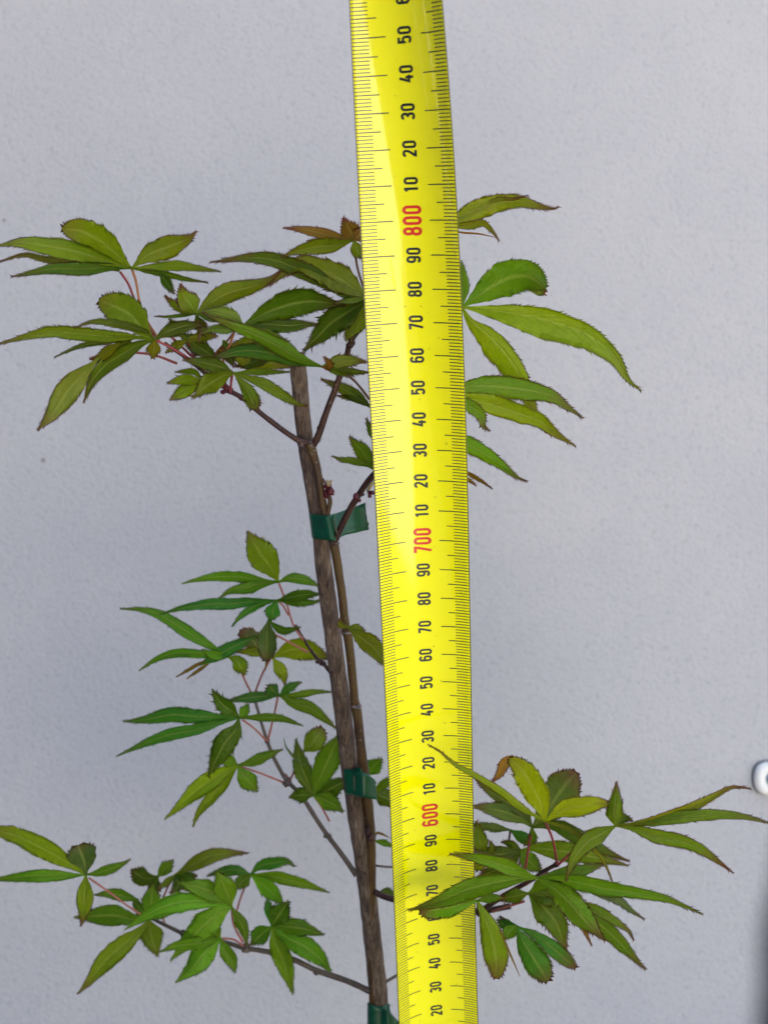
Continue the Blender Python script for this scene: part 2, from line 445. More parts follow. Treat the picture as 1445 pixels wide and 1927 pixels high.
def number(txt, s, kx, ky, pitch, hw, mat):
    V, Fc = [], []
    for i, ch in enumerate(txt):
        off = (i-(len(txt)-1)/2)*pitch
        for q, st in enumerate(G[ch]):
            dense = []
            for a, b in zip(st[:-1], st[1:]):
                m_ = max(1, int(math.dist(a, b)/.5))
                dense += [(a[0]+(b[0]-a[0])*j/m_, a[1]+(b[1]-a[1])*j/m_) for j in range(m_)]
            dense.append(st[-1])
            v, f = stroke(dense, hw/kx)
            o = len(V); V += [tape(s+off+x*kx, .15-y*ky, .07+.012*q) for x, y in v]; Fc += [tuple(k+o for k in t) for t in f]
    mesh('printed_number', V, Fc, mat, tm, smooth=False)
for s in range(500, 900, 10):
    if s % 100 == 0: number(str(s), s, 1.13, 1.36, 3.05, .42, M_red)
    else: number('%02d' % (s % 100), s, .92, 1.02, 2.42, .35, M_black)

# ---------------------------------------------------------------- the stake
DS = lambda y: .362+.052*(y-668)/1230      # depth of the stake, top nearer
pp = [(559, 664), (562, 700), (575.5, 835), (601, 990), (609.5, 1070), (640, 1300), (656, 1430), (670, 1530), (688, 1650), (704.5, 1800), (712, 1870), (722, 1990), (736, 2140)]
rr = [14.5, 15.5, 15, 15.5, 15.8, 16.3, 16.5, 16.8, 16.8, 17, 17.5, 18, 18]
sk = tube('bamboo_stake', [(x, y, DS(y), r) for (x, y), r in zip(pp, rr)], M_stake, None, seg=22, n=220, rough=.07)
# flange: slight node rings
tag(sk, 'weathered grey-brown wooden stake tied behind the slim maple stem', 'stake')

# ---------------------------------------------------------------- the maple
tree = thing('maple_sapling', 'young Japanese maple with serrated green and red-edged leaves tied to a stake', 'maple', at(705, 1900, .40))
DT = lambda y: DS(y)-.0028
st_pts = [(708, 1980, 9), (703, 1880, 9), (699, 1760, 9), (698, 1640, 9.5), (697, 1570, 9.5), (691, 1500, 9.5), (683, 1440, 9.5), (676, 1380, 9), (671, 1336, 9.5), (669, 1328, 11), (667, 1318, 8.5), (661, 1250, 8.3), (655, 1198, 9), (653, 1190, 11), (650, 1178, 8.5), (643, 1115, 8), (634, 1055, 8.5), (629, 1026, 9.5), (626, 1014, 8.5), (612, 968, 8), (604, 925, 8), (594, 872, 8.2), (586, 846, 10), (581, 833, 9)]
fr = lambda y: -.0045 if y < 1480 else .002
tube('stem', [(x, y, DT(y)+fr(y)*.6, r) for x, y, r in st_pts], M_stem, tree, seg=14, n=200, seed=2, rough=.08)
for q in [(587, 838, DT(838)-.003, 9, 8, 1, .4), (597, 827, DT(838)-.003, 7, 6, 2, .4), (568, 834, DT(838)-.003, 9, 7, 3, .4),
          (629, 1022, DT(1022)-.0035, 10, 4.5, 4, .3), (653, 1191, DT(1191)-.003, 11, 3.5, 5, .3), (644, 1190, DT(1191)-.003, 4, 5, 15, .3),
          (669, 1329, DT(1329)-.003, 10.5, 4, 6, .3), (676, 1330, DT(1329)-.005, 5, 5, 7, .4)]:
    v, f = blob(*q); mesh('stem_node', v, f, M_node, tree)
def branch(name, pts, D0, D1, mat, r0, r1, seed=0, nodes=()):
    n = len(pts); path = []
    for i, p in enumerate(pts):
        t = i/(n-1); path.append((p[0], p[1], D0+(D1-D0)*t, p[2] if len(p) > 2 else r0+(r1-r0)*t))
    o = tube(name, path, mat, tree, seg=10, n=max(20, n*9), seed=seed, rough=.12)
    for (x, y, rx, ry) in nodes:
        tt = min(range(n), key=lambda k: math.hypot(pts[k][0]-x, pts[k][1]-y))
        v, f = blob(x, y, path[tt][2], rx, ry, seed+int(x), .5); mesh('node', v, f, M_twig if mat != M_grey else M_grey, o)
    return o
b = DT(830)-.003
branch('branch', [(590, 838), (601, 815), (612, 782), (628, 740), (643, 697), (653, 668), (657, 650), (668, 630), (690, 600)], b, .352, M_twig, 6.6, 5, 11, [(658, 650, 8, 6), (664, 645, 5, 5), (602, 806, 6, 5)])
branch('branch', [(583, 836), (560, 828), (525, 804), (490, 777), (458, 750), (430, 734), (408, 718), (384, 700), (355, 676), (334, 662), (310, 645)], b, .356, M_twig, 5.6, 3.2, 12, [(432, 735, 8, 6), (455, 748, 6, 6), (424, 730, 4, 7)])
branch('branch', [(627, 1024), (641, 994), (656, 963), (672, 936), (688, 912), (706, 890), (730, 868)], DT(1024)-.004, .358, M_twig, 6.5, 5.6, 13, [(673, 934, 6, 5), (680, 930, 6, 4)])
branch('twig', [(617, 966), (621, 944), (617, 925), (614, 908)], DT(960)-.004, DT(960)-.006, M_stem, 4.5, 3.4, 14)
branch('twig', [(625, 1268), (617, 1259), (607, 1246), (596, 1238), (578, 1213), (556, 1176)], DT(1268), .405, M_twig, 4.2, 2.3, 15, [(607, 1249, 7, 4), (598, 1246, 5, 3)])
branch('branch', [(671, 1648), (655, 1624), (636, 1598), (617, 1573), (602, 1551), (587, 1528), (571, 1503), (553, 1482), (540, 1470), (526, 1446), (513, 1420), (503, 1394), (494, 1366), (486, 1338), (478, 1313)], DT(1650)+.004, .425, M_grey, 5.2, 2.8, 16, [(617, 1573, 8, 5), (540, 1474, 9, 6), (503, 1393, 5, 6), (478, 1313, 6, 6)])
branch('branch', [(697, 1866), (670, 1853), (640, 1841), (612, 1832), (592, 1825), (556, 1807), (520, 1795), (486, 1788), (461, 1785), (430, 1775), (395, 1768), (365, 1761), (345, 1757), (320, 1745), (290, 1730), (258, 1714)], DT(1866), .44, M_grey, 6, 3, 17, [(597, 1828, 8, 6), (463, 1786, 9, 7), (347, 1757, 8, 7)])
branch('branch', [(704, 1678), (722, 1687), (745, 1693), (790, 1701), (850, 1712), (899, 1716), (925, 1712), (960, 1705)], DT(1680), .392, M_twig, 6, 5.5, 18, [(905, 1715, 11, 11)])
branch('branch', [(905, 1716), (925, 1700), (950, 1684), (978, 1668), (1006, 1652), (1022, 1640), (1042, 1629), (1050, 1626)], .391, .366, M_twig, 5.5, 3.6, 19, [(1046, 1627, 6, 5)])
branch('twig', [(722, 1850), (737, 1841), (760, 1828)], .41, .42, M_grey, 3, 2.6, 20)
branch('twig', [(708, 1629), (725, 1631), (760, 1633)], .412, .43, M_grey, 2.4, 2, 21)
v, f = join_data([blob(616, 915, .366, 7, 6, 1, .7), blob(622, 925, .365, 7, 8, 2, .7), blob(614, 930, .366, 5, 7, 3, .7), blob(608, 905, .368, 3.5, 6, 4, .6)]); mesh('bud', v, f, M_bud, tree)
v, f = join_data([blob(617, 909, .364, 4, 6, 5, .7, .4), blob(622, 907, .365, 2.6, 5, 6, .5, -.4)]); mesh('bud_scale', v, f, M_budp, tree)
v, f = join_data([blob(669, 935, .356, 5, 7, 7, .7), blob(676, 942, .356, 4, 3, 8, .6)]); mesh('bud', v, f, M_bud, tree)
v, f = join_data([blob(699, 927, .357, 8, 4, 9, .8), blob(696, 933, .357, 4, 4, 10, .6)]); mesh('bud', v, f, M_bud, tree)
v, f = blob(697, 915, .356, 4, 11, 11, .5, -.6); mesh('bud_scale', v, f, M_budp, tree)
v, f = join_data([blob(697, 1577, DT(1577)-.004, 7, 7, 12, .6), blob(692, 1566, DT(1577)-.004, 5, 9, 13, .6)]); mesh('bud', v, f, M_twig, tree)
v, f = join_data([blob(425, 728, .357, 6, 9, 15, .7, .6), blob(420, 738, .357, 5, 4, 16, .7), blob(416, 722, .357, 4, 9, 17, .6, .5)]); mesh('bud', v, f, M_bud, tree)
v, f = blob(541, 1468, .42, 6, 11, 18, .7, .5); mesh('bud', v, f, M_bud, tree)
v, f = blob(462, 1783, .428, 8, 7, 19, .7, .5); mesh('bud', v, f, M_bud, tree)

# ---------------------------------------------------------------- leaves
TINT = {'o': (0.1875, 0.2207, 0.0024), 'g': (0.1286, 0.2283, 0.0035), 'd': (0.0821, 0.1340, 0.0024), 'b': (0.1519, 0.3120, 0.0071), 'y': (0.2858, 0.3501, 0.0024),
        'p': (0.1875, 0.2512, 0.0327), 'r': (0.2412, 0.1066, 0.0071), 'k': (0.0536, 0.1599, 0.0083), 'q': (0.1072, 0.1370, 0.0166), 'v': (0.2232, 0.2816, 0.0024)}
# leaf: colour key, depth (mm), redness, base point, lobes, petiole
# lobe: points after the base | width (or left/right half widths) | options: pK peak, k blunt, cX own colour, sX,Y own start, dN tip depth shift mm, fN fold, rN own redness
LEAVES = r'''
o 352 .6 248,505 : 221,480 186,451 151,434 117,430|50|p.55 k ; 279,480 314,466 349,452 359,446 370,435|42|p.5 r1 ; 291,503 334,500 372,505 416,511|17 ; 320,518 349,525 392,532|10|cd ; 305,518 328,553|18|s300,512 cd ; 203,492 145,474 87,463 38,457 -8,463|36|p.5 ; 203,503 160,506 102,506 67,512 22,521|23|cd : o 249,506 257,532 263,567 275,600 300,640
q 362 .7 225,510 : 174,500 87,488 44,480 -6,495|13 ; 205,485 170,470 130,462|24 : r 226,511 242,534 253,562 275,610 300,642
g 350 .6 291,639 : 270,620 247,593 215,576 186,566|57|p.55 k cg r.45 ; 247,634 203,633 145,628 102,624 64,630 -5,648|24|p.45 ; 262,649 227,669 198,689 174,718 158,758|30 ; 140,721 116,753 96,782 71,810|44|s186,674 p.48 cp r.9 ; 314,625 349,614 375,612 387,614|26|cd ; 290,655 288,675|26|co ; 209,657 189,672 169,676|20|s226,646 r1.3 co ; 270,622 186,605 140,617|13|cd : r 291,639 318,652 345,668 362,678
d 362 .4 250,636 : 233,640 160,649 103,672|9 ; 225,652 212,660|20 : r 254,663 290,668 334,684
o 354 1.1 370,591 : 393,571 432,550 471,540 503,529 521,516 529,506|36|p.35 ; 358,572 346,556 341,534|38|p.35 r1.6 ; 345,582 325,570 310,556|17|r1.6 ; 340,594 315,596 291,595|5|cd ; 400,596 430,600|18|cd ; 372,600 384,622 404,630|22|cd : b 371,593 378,620 366,672
d 350 .6 458,612 : 498,590 537,575 577,567 608,569 650,575|52|p.5 t1.7 ; 498,610 537,613 571,611 603,611|26 ; 440,598 414,590 382,585|28|cp r.3 ; 427,619 400,619 380,628|17|cp r.5 ; 498,624 519,638 545,644|32|co : o 442,620 437,637 428,660 416,690
b 345 .5 606,690 : 563,674 524,651 487,632 445,615 406,600 381,588|29|p.35 r1 ; 563,680 524,668 485,661 450,661 419,669 377,681|29|p.4 r1 ck ; 629,683 661,679 691,681|26|cp p.4 r1.2 ; 640,697 658,704 672,700|18|cg ; 616,692 620,684 609,671|10|cr r1 ; 672,700 700,700|12|cd : b 655,706 672,722 696,752
r 352 1.2 666,452 : 642,448 603,439 569,432 533,429|20|p.4 ; 662,440 655,428 645,410|34|p.35 ; 690,430|30|p.35 ; 629,461 590,465 556,473 530,484|27|co r.7 ; 630,455 600,452 577,453|8 ; 672,470 684,488|24|co : b 668,455 672,500 690,560
o 347 .8 690,560 : 642,526 603,508 566,497 540,510 508,537|50|p.3 r1 ; 629,540 590,518 550,501 511,488 471,485 432,489 395,494|30|p.4 cd r1 ; 655,552 629,544 607,540|20|cg ; 660,566 640,568 630,572|9|cp : r 690,560 720,590
d 348 .5 690,566 : 655,588 624,608 598,634 570,662|48|p.4 t2.2 ; 674,598 661,621 650,642|44|co t2 ; 655,567 627,573|13 ; 700,590 690,615|34 : b 690,566 720,610
g 345 .6 440,702 : 414,690 379,682 345,677|26|cd ; 414,711 387,727 372,742 361,748|36|p.45 t1.8 ; 456,721 468,738 483,771|25|p.7 k ; 471,700 511,700 545,700|11 ; 466,711 498,723 529,742 556,758 579,765|20|p.5 : r 437,704 435,722 434,738
o 360 .7 404,669 : 378,654 355,638 335,625|32|cd ; 420,662 409,672|14|cr r1.3 : r 323,634 345,655 366,675
d 363 .7 520,650 : 490,640 460,645 430,652|26|co ; 500,668 470,684 440,690|24 ; 540,668 552,690|22|co ; 505,632 480,618|20 : b 520,650 500,670
g 359 .8 352,640 : 372,652 396,668 404,690|24|cd ; 330,652 312,664|16|co ; 338,622 318,600|18 ; 380,634 410,632|18|co : r 352,640 366,672
v 361 .8 420,640 : 445,664 471,680 511,684 552,692|31|p.5 co ; 430,665 440,690|24|cd : o 440,627 429,640 408,663
v 358 .9 381,718 : 345,715 315,721|20|p.4 ; 352,733 336,743 320,753|24|p.5 ; 365,700 330,700|10 : b 381,718 400,722
d 356 .8 700,768 : 669,745 642,730 624,722 604,713|22|p.4 ; 672,750 650,748 632,744|10 : b 700,768 720,780
d 356 .8 704,832 : 697,808 689,787|11 : b 704,832 716,840
g 353 .7 701,882 : 692,868 682,849 668,835 657,822|26|p.45 ; 687,874 663,867 642,865 625,858|12 ; 703,862 706,840|14|cd : b 701,882 712,885
o 342 .9 838,426 : 868,408 902,393 940,382 977,379 1008,387 1039,393 1050,388|36|p.3 r1.1 cv ; 930,379 965,374 994,368|10|r1.8 ; 887,424 908,420 924,433 939,453|13|r1 ; 866,437 900,440 933,447|3|cr : b 855,418 850,470
g 338 .35 869,578 : 902,555 933,534 964,521 996,521 1027,542|62|p.56 k r.3 ; 1012,544 1027,542|24|s994,546 k cp r1.6 d-3 p.6 ; 918,583 965,589 1011,598 1058,611 1105,629 1136,651 1161,676 1182,714 1206,735|20/35|p.42 cv r.5 ; 887,605 918,629 949,662 974,698 989,729 1005,770 1027,815|15/30|p.38 cv r1 d14 ; 872,540 868,490|19 ; 840,560 825,530|34 : b 869,578 855,620
g 332 .9 836,738 : 868,730 918,727 965,731 1011,738 1042,748 1067,766 1097,787|42|p.38 r1.1 ; 877,748 933,763 980,779 1014,791 1045,816 1083,840|36|p.42 cv ; 887,766 905,783 909,802 922,811|22|p.5 r1.2 ; 840,760 820,780|30 : b 862,738 850,760
g 338 1.1 832,812 : 880,836 912,854 943,875 971,897 992,906|28|p.3 ; 880,890 905,905 926,920|6|s862,876 cr ; 880,902 896,914|5|s862,890 cr : b 858,826 850,850
g 395 .25 524,1095 : 511,1070 493,1044 476,1018 467,999|54|p.5 co r.5 ; 493,1093 453,1086 409,1085 377,1090 343,1098|19 ; 490,1099 467,1106 435,1112 413,1125|21|p.45 ; 548,1088 575,1092 602,1104|18 : s 524,1095 540,1137 554,1180 578,1212
k 398 .2 522,1130 : 482,1131 438,1136 394,1137 345,1144 301,1156|20|p.45 ; 496,1134 476,1143 453,1160 437,1179|15|p.4 ; 515,1146 508,1168|26|p.6 ; 548,1124 575,1119 606,1118|20|cd ; 555,1132 582,1134 604,1130|16|cd : s 522,1130 533,1140 543,1157
q 392 .6 505,1168 : 503,1192 503,1221 500,1244|34|p.45 k ; 502,1236 500,1262|3|s502,1236 cr ; 526,1184 540,1187 566,1180|13|cd : s 510,1190 540,1206 580,1228
g 404 .4 429,1236 : 400,1218 365,1197 336,1178 301,1157 264,1147 227,1146|22|p.42 ; 383,1232 336,1229 298,1239 262,1262|16|p.45 ; 389,1244 420,1227 455,1210 486,1195|25|s375,1252 ck ; 370,1252 332,1274|5|s395,1240 cr ; 376,1260 352,1277|5|s400,1244 cr ; 444,1242 453,1254 462,1270|26|p.55 co ; 400,1232 380,1222|16 : s 436,1240 452,1262 466,1290 478,1312
v 412 .7 513,1237 : 540,1225 569,1222 598,1230 625,1242|40|p.45 r1 ; 490,1228 466,1226 444,1227|17 ; 525,1256 533,1272 537,1290|21|cy ; 485,1215 467,1198 450,1190|34|p.6 k cq r1.1 : s 510,1238 496,1264 485,1290 478,1312
k 404 .4 526,1309 : 514,1300 506,1288|26|p.6 ; 545,1294 567,1283|16 ; 489,1311 459,1314 425,1320|19 ; 559,1308 593,1302 625,1302|12|cg ; 550,1322 581,1331 608,1350 634,1372|23|p.4 cg : s 523,1312 515,1350 504,1394
k 398 .3 450,1351 : 413,1350 367,1348 322,1345 276,1354 232,1358|28|p.5 ; 413,1360 367,1373 322,1382 276,1398 220,1423|21|p.45 ; 437,1339 416,1322 399,1297|28|p.4 cd t2.2 ; 458,1342 468,1325|18|cg ; 444,1373 425,1397 407,1430 392,1461|42|p.42 cd t2.3 ; 489,1350 529,1352 571,1366|14|cd : s 456,1354 480,1372 502,1394
v 409 .4 448,1440 : 413,1458 371,1487 337,1518 310,1542|34|p.35 ; 419,1473 395,1504 374,1530 363,1556|25|p.35 ; 460,1461 485,1490|34|p.55 cg ; 474,1434 504,1421 532,1410|19|cg ; 425,1430 410,1432|22|cg : s 450,1441 490,1455 535,1473
d 402 .3 590,1497 : 577,1467 565,1434 557,1391|33|p.4 ; 605,1458 623,1418 642,1378|46|p.5 cg ; 617,1487 645,1472 660,1466|34 ; 612,1505 630,1515 646,1528|32|cg ; 570,1496 544,1500|27 ; 560,1432 540,1408 534,1390|4|s575,1440 cq : s 592,1500 606,1520 620,1545
o 412 .9 572,1414 : 590,1396 608,1370|38|p.4 k r1 : s 572,1414 560,1440 545,1470
g 410 .4 688,1458 : 702,1444 719,1428|30 : s 688,1458 680,1480
g 412 .6 703,1490 : 722,1476 742,1460|16 ; 722,1500 750,1514|32|cd : s 703,1490 695,1510
q 412 .6 704,1582 : 722,1586 742,1594|11|cg ; 710,1567 736,1578|4|cr : b 703,1582 698,1590
q 420 .3 712,1680 : 728,1678 748,1686|13 : b 712,1680 706,1682
o 372 .9 655,1180 : 680,1200 702,1217 722,1244 732,1262|34|p.45 r.8 ; 668,1182 687,1187|15|r1 ; 641,1176 641,1163|9 : b 655,1184 650,1190
v 410 .5 162,1646 : 137,1629 103,1608 69,1590 30,1572 -18,1560|36|p.45 k ; 128,1648 91,1648 46,1650 -25,1657|22|cg ; 160,1624 154,1606 148,1590|54|p.7 k cq r.5 ; 183,1643 206,1636 224,1629 246,1618|17|cg ; 161,1668 160,1695 157,1723 153,1743|30|p.4 co r1.1 : s 168,1652 205,1678 240,1704 267,1722
g 424 .4 281,1730 : 251,1730 217,1723 178,1724 140,1726|38|p.5 ; 263,1752 228,1782 194,1814 169,1846 146,1871|36|p.45 cv r.8 ; 283,1746 288,1771 297,1800|44|p.4 co ; 285,1700 288,1664|34|p.5 ; 240,1688 210,1682 178,1684|21|s262,1694 cg ; 258,1702 250,1690|22|cd ; 300,1722 330,1716|14 : s 281,1730 285,1728
d 440 .6 297,1650 : 272,1652 247,1636|34|p.6 ; 312,1634 327,1618|22|cg ; 290,1672 282,1690|24 : s 297,1650 300,1690 310,1738
b 414 .2 436,1707 : 400,1699 350,1697 300,1710 265,1730 235,1750|34|p.45 ; 412,1720 382,1744 350,1776 321,1808|46|p.33 ; 420,1690 387,1674 350,1664 335,1660|38|cg ; 428,1682 418,1660 408,1640|42|p.5 cg ; 447,1725 459,1749 465,1778|21|cg : s 436,1707 440,1740 457,1772
g 432 .4 472,1646 : 489,1630 517,1624 539,1621 555,1631|22|p.45 ck ; 507,1648 539,1655 574,1664 620,1680|21|p.42 ; 492,1662 517,1685 535,1704|30|p.5 cb ; 449,1638 420,1640 390,1648|19|ck ; 455,1660 440,1674|26|cd : s 471,1648 453,1690 442,1740 457,1774
o 436 1 330,1646 : 362,1628 395,1612 425,1606 469,1605|27|p.4 r1.2 ; 350,1650 372,1648|24|cg ; 335,1668 320,1682|20|cd ; 365,1668 385,1672|30|cg ; 310,1664 298,1672|12 : s 329,1649 316,1670 303,1700
d 420 .3 512,1744 : 524,1724 544,1696|40|p.42 ; 507,1718 503,1691|16|p.6 ck ; 539,1743 569,1747 592,1754 610,1759|33|p.4 ; 537,1764 574,1782 604,1806 625,1834|38|p.5 cg ; 519,1774 534,1809 544,1842 551,1872|35|p.42 co ; 492,1758 473,1779|34|cd p.5 : s 506,1746 488,1762 466,1782
g 417 .3 415,1767 : 387,1792 365,1820 331,1849|42|p.35 cb ; 375,1775 332,1780 300,1792|22|cg ; 426,1792 437,1810 443,1831|27|p.45 ; 400,1752 390,1740|30 : s 418,1766 440,1768 458,1780
y 350 .7 1026,1546 : 1017,1510 1001,1479 981,1447 958,1427|46|p.42 k r.6 d-2 ; 950,1436 940,1456 922,1475|18|s966,1422 p.25 r2 cr d-4 ; 981,1520 942,1489 895,1460 859,1440 827,1414 805,1401|12|p.3 d-6 r1 cv ; 1058,1524 1097,1517 1130,1512 1158,1516|37|p.48 r.9 ; 1068,1559 1102,1583 1135,1621 1155,1668|8|p.3 co r1 : r 1027,1549 1040,1582 1048,1627
q 372 .9 1001,1557 : 981,1541 942,1526 885,1516|30|p.45 ; 988,1532 950,1507 915,1484 892,1464|24|p.4 ; 1026,1530 1052,1492 1084,1452|64|p.55 k r1 ; 1045,1554 1084,1573 1140,1603 1184,1621|27|p.4 cd ; 1000,1580 985,1590|16|cd : r 1000,1560 994,1596 988,1636
d 385 .7 980,1600 : 1010,1596 1060,1602 1115,1612 1182,1629|36|p.4 cg r.8 ; 960,1588 943,1584|14 ; 1000,1625 1020,1640|32|cg ; 940,1608 900,1600 885,1592|30|cd ; 955,1625 925,1640 895,1655|36|cd : b 980,1602 975,1640
q 394 .3 960,1562 : 925,1557 885,1550|16 ; 990,1580 1010,1590|20|ck : b 960,1562 955,1600
o 382 .6 912,1612 : 903,1580 896,1545|26|cg ; 925,1600 922,1582|12|cd ; 900,1625 880,1630|26 : b 912,1612 905,1660
g 350 .7 1012,1652 : 981,1654 929,1662 877,1676 825,1697 791,1707 769,1713|38|p.48 r.8 d2 ; 988,1645 952,1630 903,1616 846,1607|27|p.38 r1 ; 1082,1660 1138,1672 1194,1680 1250,1691 1287,1705 1322,1721|28|p.28 d-5 ; 1040,1670 1067,1693 1092,1722 1138,1771|46|p.5 r1.1 d-6 t1.7 ; 1062,1646 1096,1638 1141,1624|28|r1 : b 1012,1652 1030,1642
g 358 .8 898,1695 : 864,1702 825,1710 789,1716|38|p.5 k r1.1 ; 914,1730 927,1769 934,1808 934,1842|44|p.55 k cv r1 ; 925,1690 950,1690|16|cd ; 955,1785 968,1815 978,1838|3|s940,1750 cr : b 898,1695 900,1712
k 372 .5 970,1742 : 986,1774 1006,1806 1031,1847|47|p.62 k r.8 ; 1009,1762 1045,1789 1083,1822|27|p.62 k r1 ; 958,1755 950,1768|26|cg ; 950,1740 935,1730|20 : b 970,1742 940,1725
d 378 .8 994,1681 : 1019,1704 1045,1735 1058,1769 1067,1793|50|p.35 r.9 t2.2 ; 960,1688 940,1694|26 ; 1040,1690 1068,1704|34|cd ; 1030,1660 1080,1668|26|cg : s 986,1696 955,1706 926,1716
g 364 .9 1080,1695 : 1096,1712 1138,1747 1172,1781 1214,1825|30|p.42 ; 1115,1708 1160,1736 1182,1752 1192,1770|16|p.4 r1.4 ; 1095,1740 1113,1780|9|cr : b 1080,1695 1040,1670
q 388 .6 1100,1668 : 1158,1691 1186,1713 1212,1730|18|p.3 : b 1100,1668 1050,1660
g 343 .8 1158,1554 : 1156,1531 1158,1500 1159,1471|30|p.25 r1.2 ; 1222,1545 1292,1523 1343,1498 1376,1482 1412,1484|17|p.45 r1.3 co ; 1208,1549 1278,1538 1348,1533 1399,1537 1450,1550|22|p.45 d-4 ; 1194,1560 1236,1574 1284,1584 1320,1600 1354,1624 1379,1643|25|p.4 r1.5 ; 1132,1568 1102,1587 1079,1618 1064,1658|32|p.3 d-5 ; 1175,1540 1190,1545|14|cd : r 1145,1560 1092,1590 1050,1627
'''
class Acc: pass
def lobe(acc, pts, D, W, peak, blunt, col, red, dtip, fold, seed, first, cval):
    rnd = random.Random(seed)
    pts3 = [(p[0], p[1]) for p in pts]
    S0, L = crom(pts3, 3)
    n = max(10, min(52, int(L/3.9)))
    S, L = crom(pts3, n)
    wl, wr = W
    tilt = rnd.uniform(-.8, .8); und = rnd.uniform(.5, 1.5); phs = rnd.uniform(0, 6.28)
    cols = [-1, -.62, -.25, 0, .25, .62, 1] if max(wl, wr) > 4 else [-1, 0, 1]
    nc = len(cols)
    def tang(i):
        a, b = S[max(i-1, 0)], S[min(i+1, n-1)]; d = b-a; l = math.hypot(*d) or 1; return d/l
    def half(t):
        if t < peak: f = math.sin(math.pi/2*t/peak)**1.3
        else:
            x = (t-peak)/(1-peak)
            f = (max(0, 1-x**2.6))**.72 if blunt else .92*max(0, 1-x**1.9)**1.55+.08*(1-x)
        return f
    def P(x, y, t, v):
        # depth: lobe arches and droops, blade folds along the midrib, margins ripple
        hw = (wl if v < 0 else wr)*half(t)
        d = D+dtip*(t**1.4)+.0028*math.sin(math.pi*t)*(L/160)*acc.arch
        d += hw/F*D*(fold*abs(v)+tilt*v)
        d += hw/F*D*.22*und*abs(v)*math.sin(t*9+phs+v*1.5)
        return at(x, y, d)
    base = len(acc.V)
    for i in range(n):
        t = i/(n-1); tg = tang(i); nx, ny = -tg[1], tg[0]
        f = half(t); wob = 1+.13*noise.noise(Vector((t*5, seed*1.3, 0)))+.16*noise.noise(Vector((t*17, seed*2.3, 4)))
        for v in cols:
            hw = (wl if v < 0 else wr)*f*wob+.55+1.6*max(0, 1-t*8)
            acc.V.append(P(S[i][0]+nx*hw*v, S[i][1]+ny*hw*v, t, v)); acc.rib.append((t, v, red)); acc.col.append(col)
    for i in range(n-1):
        for k in range(nc-1):
            a = base+i*nc+k; acc.F.append((a, a+1, a+nc+1, a+nc))
    # serration: fine forward-pointing teeth, each a small blade of its own length
    for side, ci in ((-1, 0), (1, nc-1)):
        hwm = wl if side < 0 else wr
        if hwm < 2.2: continue
        for i in range(1, n-1):
            t = i/(n-1)
            if t < .10: continue
            if half(t) < .03 and not blunt: pass
            tg = tang(i); nx, ny = -tg[1]*side, tg[0]*side
            a = base+i*nc+ci; b = base+(i+1)*nc+ci
            pa, pb = S[i], S[i+1]; wob = 1+.13*noise.noise(Vector((t*5, seed*1.3, 0)))+.16*noise.noise(Vector((t*17, seed*2.3, 4)))
            hw = hwm*half(t)*wob+.55
            hw2 = hwm*half((i+1)/(n-1))+.55
            big = rnd.random() < .25
            hgt = (rnd.uniform(1.8, 3.7)+(2.6 if big else 0))*min(1, .45+hwm/22)*acc.ser*(1 if acc.tee == 1 else (acc.tee if i % 3 == 0 else .7))
            adv = rnd.uniform(.9, 1.45)*L/(n-1)
            x = pa[0]+nx*(hw*.55+hw2*.45+hgt*.75)+tg[0]*(adv+hgt*.5); y = pa[1]+ny*(hw*.55+hw2*.45+hgt*.75)+tg[1]*(adv+hgt*.5)
            acc.V.append(P(x, y, t, side)); acc.rib.append((t, side*1.12, red+.15)); acc.col.append(col)
            acc.F.append((a, b, len(acc.V)-1) if side > 0 else (b, a, len(acc.V)-1))

